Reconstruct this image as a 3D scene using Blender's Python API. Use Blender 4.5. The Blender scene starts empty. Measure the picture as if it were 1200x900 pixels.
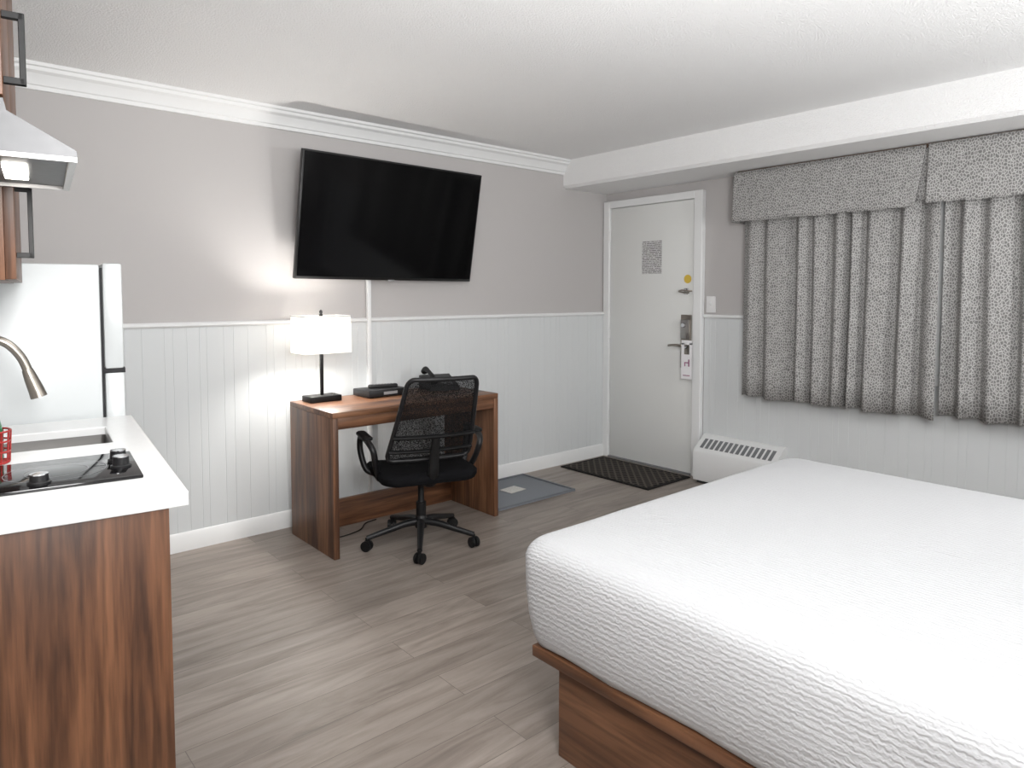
import bpy, bmesh, math, random
from mathutils import Vector, Matrix
from mathutils import noise as mn
random.seed(7)
scene = bpy.context.scene
COL = scene.collection
try:
    scene.view_settings.view_transform = 'Standard'
    scene.view_settings.look = 'None'
except Exception as e:
    print(e)

# ---------------------------------------------------------------- materials
def lin(c):
    out = []
    for v in c[:3]:
        v = v / 255.0
        out.append(v / 12.92 if v <= 0.04045 else ((v + 0.055) / 1.055) ** 2.4)
    return (out[0], out[1], out[2], 1.0)

def new_mat(name):
    m = bpy.data.materials.new(name)
    m.use_nodes = True
    nt = m.node_tree
    b = nt.nodes['Principled BSDF']
    return m, nt, b

def P(name, col, rough=0.5, metal=0.0, bump=None, emit=None, estr=0.0, alpha=None, spec=None):
    m, nt, b = new_mat(name)
    b.inputs['Base Color'].default_value = lin(col)
    b.inputs['Roughness'].default_value = rough
    b.inputs['Metallic'].default_value = metal
    if spec is not None: b.inputs['Specular IOR Level'].default_value = spec
    if emit is not None:
        b.inputs['Emission Color'].default_value = lin(emit)
        b.inputs['Emission Strength'].default_value = estr
    if alpha is not None: b.inputs['Alpha'].default_value = alpha
    tc = nt.nodes.new('ShaderNodeTexCoord')
    n = nt.nodes.new('ShaderNodeTexNoise')
    nt.links.new(tc.outputs['Object'], n.inputs['Vector'])
    n.inputs['Scale'].default_value = bump[0] if bump else 60
    n.inputs['Detail'].default_value = 4
    if bump:
        bp = nt.nodes.new('ShaderNodeBump')
        bp.inputs['Strength'].default_value = bump[1]
        bp.inputs['Distance'].default_value = bump[2]
        nt.links.new(n.outputs['Fac'], bp.inputs['Height'])
        nt.links.new(bp.outputs['Normal'], b.inputs['Normal'])
    else:
        mr = nt.nodes.new('ShaderNodeMapRange')
        mr.inputs['To Min'].default_value = max(0.0, rough - 0.03)
        mr.inputs['To Max'].default_value = min(1.0, rough + 0.03)
        nt.links.new(n.outputs['Fac'], mr.inputs['Value'])
        nt.links.new(mr.outputs['Result'], b.inputs['Roughness'])
    return m

def wood(name, axis, dark, mid, light, freq=10.0, rough=0.42):
    m, nt, b = new_mat(name)
    L = nt.links
    tc = nt.nodes.new('ShaderNodeTexCoord')
    oi = nt.nodes.new('ShaderNodeObjectInfo')
    mp = nt.nodes.new('ShaderNodeMapping')
    s = [freq, freq, freq]
    s['xyz'.index(axis)] = freq * 0.06
    mp.inputs['Scale'].default_value = s
    ml = nt.nodes.new('ShaderNodeMath'); ml.operation = 'MULTIPLY'; ml.inputs[1].default_value = 37
    L.new(oi.outputs['Random'], ml.inputs[0])
    L.new(tc.outputs['Object'], mp.inputs['Vector'])
    L.new(ml.outputs[0], mp.inputs['Location'])
    n = nt.nodes.new('ShaderNodeTexNoise')
    n.inputs['Scale'].default_value = 1.3; n.inputs['Detail'].default_value = 5
    n.inputs['Roughness'].default_value = 0.6; n.inputs['Distortion'].default_value = 0.7
    L.new(mp.outputs[0], n.inputs['Vector'])
    n2 = nt.nodes.new('ShaderNodeTexNoise')
    n2.inputs['Scale'].default_value = 7; n2.inputs['Detail'].default_value = 3
    L.new(mp.outputs[0], n2.inputs['Vector'])
    cr = nt.nodes.new('ShaderNodeValToRGB')
    e = cr.color_ramp.elements
    e[0].position = 0.33; e[0].color = lin(dark)
    e[1].position = 0.68; e[1].color = lin(light)
    k = e.new(0.47); k.color = lin(mid)
    L.new(n.outputs['Fac'], cr.inputs['Fac'])
    cr2 = nt.nodes.new('ShaderNodeValToRGB')
    cr2.color_ramp.elements[0].position = 0.38; cr2.color_ramp.elements[0].color = (0.5, 0.47, 0.45, 1)
    cr2.color_ramp.elements[1].position = 0.58; cr2.color_ramp.elements[1].color = (1, 1, 1, 1)
    L.new(n2.outputs['Fac'], cr2.inputs['Fac'])
    mx = nt.nodes.new('ShaderNodeMix'); mx.data_type = 'RGBA'; mx.blend_type = 'MULTIPLY'
    mx.inputs['Factor'].default_value = 0.8
    L.new(cr.outputs['Color'], mx.inputs[6]); L.new(cr2.outputs['Color'], mx.inputs[7])
    L.new(mx.outputs[2], b.inputs['Base Color'])
    b.inputs['Roughness'].default_value = rough
    bp = nt.nodes.new('ShaderNodeBump'); bp.inputs['Strength'].default_value = 0.1; bp.inputs['Distance'].default_value = 0.001
    L.new(n2.outputs['Fac'], bp.inputs['Height']); L.new(bp.outputs['Normal'], b.inputs['Normal'])
    return m

WD, WM, WL = (74, 47, 32), (114, 77, 53), (145, 104, 75)
wood_x = wood('walnut_grain_x', 'x', WD, WM, WL)
wood_y = wood('walnut_grain_y', 'y', (66, 42, 29), (104, 69, 47), (132, 93, 66))
wood_z = wood('walnut_grain_z', 'z', WD, WM, WL)
wood_k = wood('dark_walnut_grain', 'z', (58, 36, 24), (96, 63, 42), (126, 86, 59), 12.0)

def floor_mat():
    m, nt, b = new_mat('grey_oak_laminate')
    L = nt.links
    tc = nt.nodes.new('ShaderNodeTexCoord')
    br = nt.nodes.new('ShaderNodeTexBrick')
    br.offset = 0.37; br.offset_frequency = 2
    br.inputs['Color1'].default_value = (0, 0, 0, 1)
    br.inputs['Color2'].default_value = (1, 1, 1, 1)
    br.inputs['Mortar'].default_value = (0.5, 0.5, 0.5, 1)
    br.inputs['Scale'].default_value = 1
    br.inputs['Mortar Size'].default_value = 0.0010
    br.inputs['Mortar Smooth'].default_value = 0.1
    br.inputs['Bias'].default_value = 0
    br.inputs['Brick Width'].default_value = 1.22
    br.inputs['Row Height'].default_value = 0.15
    L.new(tc.outputs['Object'], br.inputs['Vector'])
    mul = nt.nodes.new('ShaderNodeVectorMath'); mul.operation = 'SCALE'; mul.inputs['Scale'].default_value = 23
    L.new(br.outputs['Color'], mul.inputs[0])
    add = nt.nodes.new('ShaderNodeVectorMath'); add.operation = 'ADD'
    L.new(tc.outputs['Object'], add.inputs[0]); L.new(mul.outputs[0], add.inputs[1])
    mp = nt.nodes.new('ShaderNodeMapping'); mp.inputs['Scale'].default_value = (1.2, 10, 1)
    L.new(add.outputs[0], mp.inputs['Vector'])
    n = nt.nodes.new('ShaderNodeTexNoise'); n.inputs['Scale'].default_value = 1.7; n.inputs['Detail'].default_value = 7
    n.inputs['Roughness'].default_value = 0.65; n.inputs['Distortion'].default_value = 0.6
    L.new(mp.outputs[0], n.inputs['Vector'])
    cr = nt.nodes.new('ShaderNodeValToRGB')
    e = cr.color_ramp.elements
    e[0].position = 0.27; e[0].color = lin((108, 98, 91))
    e[1].position = 0.73; e[1].color = lin((160, 150, 142))
    k = e.new(0.5); k.color = lin((140, 130, 122))
    L.new(n.outputs['Fac'], cr.inputs['Fac'])
    cr3 = nt.nodes.new('ShaderNodeValToRGB')
    cr3.color_ramp.elements[0].color = (0.83, 0.825, 0.82, 1)
    cr3.color_ramp.elements[1].color = (1.05, 1.05, 1.05, 1)
    L.new(br.outputs['Color'], cr3.inputs['Fac'])
    mx = nt.nodes.new('ShaderNodeMix'); mx.data_type = 'RGBA'; mx.blend_type = 'MULTIPLY'; mx.inputs['Factor'].default_value = 1
    L.new(cr.outputs['Color'], mx.inputs[6]); L.new(cr3.outputs['Color'], mx.inputs[7])
    mx2 = nt.nodes.new('ShaderNodeMix'); mx2.data_type = 'RGBA'
    mx2.inputs[7].default_value = lin((96, 88, 82))
    L.new(br.outputs['Fac'], mx2.inputs['Factor']); L.new(mx.outputs[2], mx2.inputs[6])
    L.new(mx2.outputs[2], b.inputs['Base Color'])
    b.inputs['Roughness'].default_value = 0.42
    bp = nt.nodes.new('ShaderNodeBump'); bp.inputs['Strength'].default_value = 0.10; bp.inputs['Distance'].default_value = 0.002
    L.new(n.outputs['Fac'], bp.inputs['Height']); L.new(bp.outputs['Normal'], b.inputs['Normal'])
    return m

def fabric_mat():
    m, nt, b = new_mat('pebble_print_fabric')
    L = nt.links
    tc = nt.nodes.new('ShaderNodeTexCoord')
    ns = nt.nodes.new('ShaderNodeTexNoise'); ns.inputs['Scale'].default_value = 50
    L.new(tc.outputs['UV'], ns.inputs['Vector'])
    mxv = nt.nodes.new('ShaderNodeVectorMath'); mxv.operation = 'SCALE'; mxv.inputs['Scale'].default_value = 0.010
    L.new(ns.outputs['Color'], mxv.inputs[0])
    ad = nt.nodes.new('ShaderNodeVectorMath'); ad.operation = 'ADD'
    L.new(tc.outputs['UV'], ad.inputs[0]); L.new(mxv.outputs[0], ad.inputs[1])
    mp = nt.nodes.new('ShaderNodeMapping'); mp.inputs['Scale'].default_value = (84, 58, 1)
    L.new(ad.outputs[0], mp.inputs['Vector'])
    v = nt.nodes.new('ShaderNodeTexVoronoi'); v.voronoi_dimensions = '2D'; v.feature = 'DISTANCE_TO_EDGE'; v.inputs['Scale'].default_value = 1
    L.new(mp.outputs[0], v.inputs['Vector'])
    v2 = nt.nodes.new('ShaderNodeTexVoronoi'); v2.voronoi_dimensions = '2D'; v2.inputs['Scale'].default_value = 1
    L.new(mp.outputs[0], v2.inputs['Vector'])
    cr = nt.nodes.new('ShaderNodeValToRGB')
    e = cr.color_ramp.elements
    e[0].position = 0.05; e[0].color = lin((180, 179, 177))
    e[1].position = 0.18; e[1].color = lin((126, 125, 124))
    k = e.new(0.36); k.color = lin((119, 118, 117))
    L.new(v.outputs['Distance'], cr.inputs['Fac'])
    sep = nt.nodes.new('ShaderNodeSeparateColor'); L.new(v2.outputs['Color'], sep.inputs[0])
    mr = nt.nodes.new('ShaderNodeMapRange'); mr.inputs['To Min'].default_value = 0.88; mr.inputs['To Max'].default_value = 1.15
    L.new(sep.outputs[0], mr.inputs['Value'])
    mx = nt.nodes.new('ShaderNodeVectorMath'); mx.operation = 'SCALE'
    L.new(cr.outputs['Color'], mx.inputs[0]); L.new(mr.outputs[0], mx.inputs['Scale'])
    L.new(mx.outputs[0], b.inputs['Base Color'])
    b.inputs['Roughness'].default_value = 0.9
    b.inputs['Specular IOR Level'].default_value = 0.15
    return m

def coverlet_mat():
    m, nt, b = new_mat('white_crinkled_coverlet')
    L = nt.links
    b.inputs['Base Color'].default_value = lin((190, 191, 193))
    b.inputs['Roughness'].default_value = 0.9
    b.inputs['Specular IOR Level'].default_value = 0.1
    tc = nt.nodes.new('ShaderNodeTexCoord')
    mp = nt.nodes.new('ShaderNodeMapping')
    mp.inputs['Rotation'].default_value = (0, math.radians(45), 0)
    L.new(tc.outputs['Object'], mp.inputs['Vector'])
    w = nt.nodes.new('ShaderNodeTexWave'); w.wave_type = 'BANDS'; w.bands_direction = 'X'
    w.inputs['Scale'].default_value = 32; w.inputs['Distortion'].default_value = 4.5
    w.inputs['Detail'].default_value = 3; w.inputs['Detail Scale'].default_value = 3.0
    L.new(mp.outputs[0], w.inputs['Vector'])
    mp2 = nt.nodes.new('ShaderNodeMapping'); mp2.inputs['Scale'].default_value = (85, 30, 85)
    L.new(tc.outputs['Object'], mp2.inputs['Vector'])
    n = nt.nodes.new('ShaderNodeTexNoise'); n.inputs['Scale'].default_value = 1; n.inputs['Detail'].default_value = 3
    L.new(mp2.outputs[0], n.inputs['Vector'])
    ad = nt.nodes.new('ShaderNodeMath'); ad.operation = 'MULTIPLY_ADD'; ad.inputs[1].default_value = 0.5
    L.new(w.outputs['Fac'], ad.inputs[0]); L.new(n.outputs['Fac'], ad.inputs[2])
    bp = nt.nodes.new('ShaderNodeBump'); bp.inputs['Strength'].default_value = 0.6; bp.inputs['Distance'].default_value = 0.0040
    L.new(ad.outputs[0], bp.inputs['Height']); L.new(bp.outputs['Normal'], b.inputs['Normal'])
    return m

def stripes_mat(name, base, ink, freq, axis=2, duty=0.5, rough=0.7):
    m, nt, b = new_mat(name)
    L = nt.links
    tc = nt.nodes.new('ShaderNodeTexCoord')
    sp = nt.nodes.new('ShaderNodeSeparateXYZ'); L.new(tc.outputs['Object'], sp.inputs[0])
    mu = nt.nodes.new('ShaderNodeMath'); mu.operation = 'MULTIPLY'; mu.inputs[1].default_value = freq
    L.new(sp.outputs[axis], mu.inputs[0])
    fr = nt.nodes.new('ShaderNodeMath'); fr.operation = 'FRACT'; L.new(mu.outputs[0], fr.inputs[0])
    gt = nt.nodes.new('ShaderNodeMath'); gt.operation = 'GREATER_THAN'; gt.inputs[1].default_value = duty
    L.new(fr.outputs[0], gt.inputs[0])
    n = nt.nodes.new('ShaderNodeTexNoise'); n.inputs['Scale'].default_value = 90
    L.new(tc.outputs['Object'], n.inputs['Vector'])
    g2 = nt.nodes.new('ShaderNodeMath'); g2.operation = 'GREATER_THAN'; g2.inputs[1].default_value = 0.45
    L.new(n.outputs['Fac'], g2.inputs[0])
    mm = nt.nodes.new('ShaderNodeMath'); mm.operation = 'MULTIPLY'
    L.new(gt.outputs[0], mm.inputs[0]); L.new(g2.outputs[0], mm.inputs[1])
    mx = nt.nodes.new('ShaderNodeMix'); mx.data_type = 'RGBA'
    mx.inputs[6].default_value = lin(base); mx.inputs[7].default_value = lin(ink)
    L.new(mm.outputs[0], mx.inputs['Factor']); L.new(mx.outputs[2], b.inputs['Base Color'])
    b.inputs['Roughness'].default_value = rough
    return m

def mesh_fabric_mat():
    m, nt, b = new_mat('black_net_mesh')
    L = nt.links
    b.inputs['Base Color'].default_value = lin((18, 18, 19)); b.inputs['Roughness'].default_value = 0.85
    b.inputs['Specular IOR Level'].default_value = 0.15
    tc = nt.nodes.new('ShaderNodeTexCoord')
    ck = nt.nodes.new('ShaderNodeTexVoronoi'); ck.inputs['Scale'].default_value = 260
    L.new(tc.outputs['Object'], ck.inputs['Vector'])
    mr = nt.nodes.new('ShaderNodeMapRange'); mr.inputs['From Min'].default_value = 0.2; mr.inputs['From Max'].default_value = 0.6
    mr.inputs['To Min'].default_value = 0.5; mr.inputs['To Max'].default_value = 1
    L.new(ck.outputs['Distance'], mr.inputs['Value']); L.new(mr.outputs[0], b.inputs['Alpha'])
    return m

def doormat_mat():
    m, nt, b = new_mat('black_diamond_rubber')
    L = nt.links
    tc = nt.nodes.new('ShaderNodeTexCoord')
    hs = []
    for r in (math.radians(45), math.radians(-45)):
        mp = nt.nodes.new('ShaderNodeMapping'); mp.inputs['Rotation'].default_value = (0, 0, r)
        L.new(tc.outputs['Object'], mp.inputs['Vector'])
        w = nt.nodes.new('ShaderNodeTexWave'); w.inputs['Scale'].default_value = 7
        L.new(mp.outputs[0], w.inputs['Vector']); hs.append(w)
    mx_ = nt.nodes.new('ShaderNodeMath'); mx_.operation = 'MAXIMUM'
    L.new(hs[0].outputs['Fac'], mx_.inputs[0]); L.new(hs[1].outputs['Fac'], mx_.inputs[1])
    cr = nt.nodes.new('ShaderNodeValToRGB')
    cr.color_ramp.elements[0].position = 0.6; cr.color_ramp.elements[0].color = lin((34, 32, 32))
    cr.color_ramp.elements[1].position = 0.97; cr.color_ramp.elements[1].color = lin((84, 78, 72))
    L.new(mx_.outputs[0], cr.inputs['Fac']); L.new(cr.outputs['Color'], b.inputs['Base Color'])
    b.inputs['Roughness'].default_value = 0.95
    b.inputs['Specular IOR Level'].default_value = 0.15
    bp = nt.nodes.new('ShaderNodeBump'); bp.inputs['Strength'].default_value = 0.5; bp.inputs['Distance'].default_value = 0.004
    L.new(mx_.outputs[0], bp.inputs['Height']); L.new(bp.outputs['Normal'], b.inputs['Normal'])
    return m

def shade_mat():
    m, nt, b = new_mat('lit_white_linen')
    L = nt.links
    out = nt.nodes['Material Output']
    tr = nt.nodes.new('ShaderNodeBsdfTranslucent'); tr.inputs['Color'].default_value = (0.95, 0.93, 0.90, 1)
    mx = nt.nodes.new('ShaderNodeMixShader'); mx.inputs[0].default_value = 0.4
    b.inputs['Base Color'].default_value = lin((232, 231, 229)); b.inputs['Roughness'].default_value = 0.9
    b.inputs['Emission Color'].default_value = lin((255, 251, 243)); b.inputs['Emission Strength'].default_value = 0.6
    tc = nt.nodes.new('ShaderNodeTexCoord'); n = nt.nodes.new('ShaderNodeTexNoise'); n.inputs['Scale'].default_value = 300
    L.new(tc.outputs['Object'], n.inputs['Vector'])
    bp = nt.nodes.new('ShaderNodeBump'); bp.inputs['Strength'].default_value = 0.1; bp.inputs['Distance'].default_value = 0.001
    L.new(n.outputs['Fac'], bp.inputs['Height']); L.new(bp.outputs['Normal'], b.inputs['Normal'])
    L.new(b.outputs[0], mx.inputs[1]); L.new(tr.outputs[0], mx.inputs[2]); L.new(mx.outputs[0], out.inputs['Surface'])
    return m

M_wall = P('grey_wall_paint', (184, 181, 180), 0.75, bump=(180, 0.08, 0.002))
M_wain = P('pale_grey_panel_paint', (208, 211, 212), 0.55, bump=(90, 0.05, 0.001))
M_trim = P('white_trim_paint', (226, 227, 227), 0.45)
M_ceil = P('white_popcorn_ceiling', (238, 238, 238), 0.9, bump=(170, 0.75, 0.010))
M_floor = floor_mat()
M_door = P('off_white_door_paint', (220, 221, 219), 0.5, bump=(40, 0.03, 0.002))
M_black = P('black_plastic', (16, 16, 17), 0.5, spec=0.35)
M_blacks = P('black_satin_plastic', (22, 22, 24), 0.42, spec=0.4)
M_seat = P('black_seat_fabric', (18, 18, 20), 0.95, bump=(400, 0.3, 0.002), spec=0.1)
M_net = mesh_fabric_mat()
M_screen = P('black_glass_screen', (3, 3, 4), 0.10, spec=0.3)
M_bezel = P('black_bezel', (12, 12, 13), 0.3)
M_steel = P('brushed_stainless', (172, 170, 168), 0.32, metal=1.0)
M_hood = P('brushed_hood_steel', (92, 92, 93), 0.45, metal=1.0)
M_sink = P('satin_sink_steel', (128, 126, 124), 0.38, metal=1.0)
M_nickel = P('brushed_nickel', (158, 152, 144), 0.3, metal=1.0)
M_chrome = P('polished_chrome', (210, 210, 212), 0.12, metal=1.0)
M_counter = P('white_quartz', (220, 221, 221), 0.25)
M_fridge = P('white_enamel', (198, 202, 203), 0.3)
M_gap = P('dark_gap', (40, 40, 42), 0.8)
M_glass = P('black_ceramic_glass', (12, 12, 14), 0.08)
M_ring = P('printed_grey_ring', (120, 120, 124), 0.4)
M_shade = shade_mat()
M_fab = fabric_mat()
M_cover = coverlet_mat()
M_heat = P('white_heater_enamel', (220, 221, 221), 0.4)
M_slot = P('dark_grille_slot', (112, 114, 116), 0.7)
M_tray = P('slate_grey_rubber', (122, 126, 132), 0.7, bump=(120, 0.2, 0.002))
M_traylip = P('slate_grey_rubber_edge', (104, 108, 114), 0.6)
M_mat = doormat_mat()
M_matedge = P('black_rubber_edge', (28, 27, 26), 0.9, spec=0.2)
M_paper = stripes_mat('small_print_notice', (206, 206, 206), (122, 118, 118), 75, 2, 0.45)
M_note = stripes_mat('folded_note_paper', (215, 213, 208), (186, 184, 180), 60, 1, 0.6)
M_pink = P('pink_card_print', (150, 92, 124), 0.6)
M_card = P('white_card', (230, 229, 231), 0.5)
M_yellow = P('yellow_sticker', (214, 182, 74), 0.5)
M_switch = P('white_switch_plastic', (226, 226, 226), 0.35)
M_red = P('red_coated_wire', (150, 30, 28), 0.35)
M_green = P('green_bottle_plastic', (24, 98, 62), 0.3)
M_brownlab = P('dark_red_label', (120, 60, 48), 0.5)
M_bulb = P('lit_bulb', (255, 240, 220), 0.5, emit=(255, 240, 220), estr=12)
M_hoodlamp = P('lit_hood_lamp', (255, 255, 255), 0.5, emit=(255, 250, 240), estr=14)
M_night = P('night_window_glass', (26, 30, 38), 0.05)
M_brown = P('brown_curtain_track', (96, 74, 58), 0.6)
M_grey = P('grey_plastic', (120, 120, 122), 0.5)
M_mark = P('printed_mark', (150, 150, 152), 0.4)

# ---------------------------------------------------------------- mesh helpers
def finish(bm, name, mat, parent=None, loc=(0, 0, 0), rot=(0, 0, 0), smooth=35, recalc=True):
    if recalc:
        bmesh.ops.recalc_face_normals(bm, faces=bm.faces)
    me = bpy.data.meshes.new(name)
    bm.to_mesh(me); bm.free()
    if smooth:
        me.shade_smooth()
        me.set_sharp_from_angle(angle=math.radians(smooth))
    me.materials.append(mat)
    ob = bpy.data.objects.new(name, me)
    COL.objects.link(ob)
    ob.location = loc; ob.rotation_euler = rot
    if parent: ob.parent = parent
    return ob

def box(name, lo, hi, mat, parent=None, bevel=0.0, seg=2, rot=(0, 0, 0)):
    c = [(a + b) / 2 for a, b in zip(lo, hi)]
    s = [abs(b - a) for a, b in zip(lo, hi)]
    bm = bmesh.new()
    bmesh.ops.create_cube(bm, size=1)
    bmesh.ops.scale(bm, vec=s, verts=bm.verts)
    if bevel > 0:
        bmesh.ops.bevel(bm, geom=list(bm.edges), offset=min(bevel, min(s) * 0.45), segments=seg, profile=0.5, affect='EDGES')
    return finish(bm, name, mat, parent, c, rot)

def multibox(name, boxes, mat, parent=None, bevel=0.0):
    bm = bmesh.new()
    for lo, hi in boxes:
        c = Vector([(a + b) / 2 for a, b in zip(lo, hi)])
        s = [abs(b - a) for a, b in zip(lo, hi)]
        t = bmesh.new()
        bmesh.ops.create_cube(t, size=1)
        bmesh.ops.scale(t, vec=s, verts=t.verts)
        if bevel: bmesh.ops.bevel(t, geom=list(t.edges), offset=min(bevel, min(s) * 0.45), segments=1, profile=0.5, affect='EDGES')
        bmesh.ops.translate(t, vec=c, verts=t.verts)
        tm = bpy.data.meshes.new('tmp'); t.to_mesh(tm); t.free()
        bm.from_mesh(tm); bpy.data.meshes.remove(tm)
    return finish(bm, name, mat, parent)

def extrude(name, poly, t0, t1, f, mat, parent=None, smooth=35):
    bm = bmesh.new()
    a = [bm.verts.new(f(p, q, t0)) for p, q in poly]
    b = [bm.verts.new(f(p, q, t1)) for p, q in poly]
    n = len(poly)
    bm.faces.new(a); bm.faces.new(list(reversed(b)))
    for i in range(n):
        bm.faces.new((a[i], a[(i + 1) % n], b[(i + 1) % n], b[i]))
    return finish(bm, name, mat, parent, smooth=smooth)

def lathe(name, prof, mat, parent=None, loc=(0, 0, 0), rot=(0, 0, 0), seg=28):
    bm = bmesh.new()
    rings = []
    for r, z in prof:
        if r < 1e-6:
            rings.append([bm.verts.new((0, 0, z))])
        else:
            rings.append([bm.verts.new((r * math.cos(2 * math.pi * i / seg), r * math.sin(2 * math.pi * i / seg), z)) for i in range(seg)])
    for A, B in zip(rings, rings[1:]):
        for i in range(seg):
            j = (i + 1) % seg
            if len(A) == 1 and len(B) == 1: break
            if len(A) == 1: bm.faces.new((A[0], B[j], B[i]))
            elif len(B) == 1: bm.faces.new((A[i], A[j], B[0]))
            else: bm.faces.new((A[i], A[j], B[j], B[i]))
    if len(rings[0]) > 1: bm.faces.new(rings[0])
    if len(rings[-1]) > 1: bm.faces.new(rings[-1])
    return finish(bm, name, mat, parent, loc, rot)

def catmull(pts, k=6, closed=False):
    pts = [Vector(p) for p in pts]
    n = len(pts); out = []
    rng = range(n) if closed else range(n - 1)
    for i in rng:
        p0 = pts[(i - 1) % n] if (closed or i > 0) else pts[0]
        p1 = pts[i]; p2 = pts[(i + 1) % n]
        p3 = pts[(i + 2) % n] if (closed or i + 2 < n) else pts[-1]
        for s in range(k):
            t = s / k
            out.append(0.5 * ((2 * p1) + (-p0 + p2) * t + (2 * p0 - 5 * p1 + 4 * p2 - p3) * t * t + (-p0 + 3 * p1 - 3 * p2 + p3) * t ** 3))
    if not closed: out.append(pts[-1])
    return out

def tube_bm(bm, pts, r, segs=8, closed=False, flat=1.0):
    pts = [Vector(p) for p in pts]
    n = len(pts)
    tang = []
    for i in range(n):
        if closed: t = pts[(i + 1) % n] - pts[(i - 1) % n]
        else: t = pts[min(i + 1, n - 1)] - pts[max(i - 1, 0)]
        tang.append(t.normalized())
    up = Vector((0, 0, 1))
    if abs(tang[0].dot(up)) > 0.9: up = Vector((1, 0, 0))
    nrm = (up - tang[0] * up.dot(tang[0])).normalized()
    rings = []
    for i in range(n):
        nrm = (nrm - tang[i] * nrm.dot(tang[i])).normalized()
        bn = tang[i].cross(nrm)
        rr = r[i] if isinstance(r, (list, tuple)) else r
        rings.append([bm.verts.new(pts[i] + rr * (math.cos(2 * math.pi * j / segs) * nrm + flat * math.sin(2 * math.pi * j / segs) * bn)) for j in range(segs)])
    m = n if closed else n - 1
    for i in range(m):
        A = rings[i]; B = rings[(i + 1) % n]
        for j in range(segs):
            bm.faces.new((A[j], A[(j + 1) % segs], B[(j + 1) % segs], B[j]))
    if not closed:
        bm.faces.new(rings[0]); bm.faces.new(list(reversed(rings[-1])))

def tube(name, pts, r, mat, parent=None, segs=10, closed=False, k=6, flat=1.0, smooth_path=True):
    bm = bmesh.new()
    pp = catmull(pts, k, closed) if smooth_path else pts
    if isinstance(r, (list, tuple)) and len(r) != len(pp):
        rr = []
        for i in range(len(pp)):
            t = i / (len(pp) - 1) * (len(r) - 1); a = int(min(t, len(r) - 2)); rr.append(r[a] + (r[a + 1] - r[a]) * (t - a))
        r = rr
    tube_bm(bm, pp, r, segs, closed, flat)
    return finish(bm, name, mat, parent, smooth=50)

def rrect(hx, hy, r, seg=6):
    pts = []
    r = max(min(r, hx - 1e-4, hy - 1e-4), 1e-4)
    for cx, cy, a0 in ((hx - r, hy - r, 0), (-hx + r, hy - r, 90), (-hx + r, -hy + r, 180), (hx - r, -hy + r, 270)):
        for i in range(seg + 1):
            a = math.radians(a0 + 90 * i / seg)
            pts.append((cx + r * math.cos(a), cy + r * math.sin(a)))
    return pts

def cushion(name, hx, hy, rc, levels, mat, parent=None, loc=(0, 0, 0), rot=(0, 0, 0), seg=6, fn=None):
    bm = bmesh.new(); rings = []
    for z, ins in levels:
        ring = []
        for x, y in rrect(hx - ins, hy - ins, rc - ins * 0.5, seg):
            v = Vector((x, y, z))
            if fn: v = fn(v, z, ins)
            ring.append(bm.verts.new(v))
        rings.append(ring)
    n = len(rings[0])
    for A, B in zip(rings, rings[1:]):
        for i in range(n):
            bm.faces.new((A[i], A[(i + 1) % n], B[(i + 1) % n], B[i]))
    bm.faces.new(rings[0]); bm.faces.new(rings[-1])
    return finish(bm, name, mat, parent, loc, rot, smooth=50)

def root(name, loc, label, cat, rz=0.0, group=None):
    e = bpy.data.objects.new(name, None)
    e.empty_display_size = 0.1
    COL.objects.link(e)
    e.location = loc; e.rotation_euler = (0, 0, rz)
    tag(e, label, cat, group)
    return e

def tag(o, label, cat, group=None):
    o['label'] = label; o['category'] = cat
    if group: o['group'] = group
    return o

def struct(o, label, cat):
    o['kind'] = 'structure'
    return tag(o, label, cat)

# ---------------------------------------------------------------- room shell
H = 2.30
BX = -0.49
BZ = 2.095
SY = -4.5
struct(box('floor', (-5.0, SY - .1, -0.1), (0.1, 0.1, 0), M_floor), 'grey oak laminate plank floor', 'floor')
struct(box('ceiling', (-5.0, SY - .1, H), (0.1, 0.1, H + 0.1), M_ceil), 'white popcorn textured ceiling', 'ceiling')
struct(box('wall_north', (-5.0, 0, 0), (0.1, 0.1, H), M_wall), 'light grey painted wall behind the television', 'wall')
struct(box('wall_east', (0, SY, 0), (0.1, 0, H), M_wall), 'light grey painted wall with entry door and window', 'wall')
struct(box('wall_south', (-5.0, SY - .1, 0), (0.1, SY, H), M_wall), 'light grey painted wall at the bed head', 'wall')

KA = math.atan2(-0.115, 0.993)
K = Vector((-3.81, -2.25, 0))
ND = Vector((math.cos(KA), math.sin(KA), 0)); AD = Vector((-math.sin(KA), math.cos(KA), 0))
def kpos(n, a, z=0): return K + ND * n + AD * a + Vector((0, 0, z))

w = box('wall_west', (-0.1, -2.35, 0), (0, 2.2, H), M_wall)
w.location = kpos(-0.75, -0.07, H / 2); w.rotation_euler = (0, 0, KA)
struct(w, 'painted wall behind the kitchenette', 'wall')

def map_y(p, q, t): return (p, t, q)
def map_x(p, q, t): return (t, p, q)

struct(extrude('trim_1', [(BX, H), (BX, BZ + 0.02), (BX + 0.02, BZ), (0, BZ), (0, H)], SY, 0, map_y, M_ceil), 'boxed white textured ceiling bulkhead above the window wall', 'bulkhead')
cp = [(0, 2.195), (-0.014, 2.195), (-0.016, 2.212), (-0.024, 2.216), (-0.030, 2.235), (-0.045, 2.258), (-0.062, 2.268), (-0.066, 2.282), (-0.078, 2.286), (-0.080, H), (0, H)]
struct(extrude('trim_2', cp, -4.20, BX, map_x, M_trim, smooth=25), 'white crown moulding along the ceiling', 'crown moulding')

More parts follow.
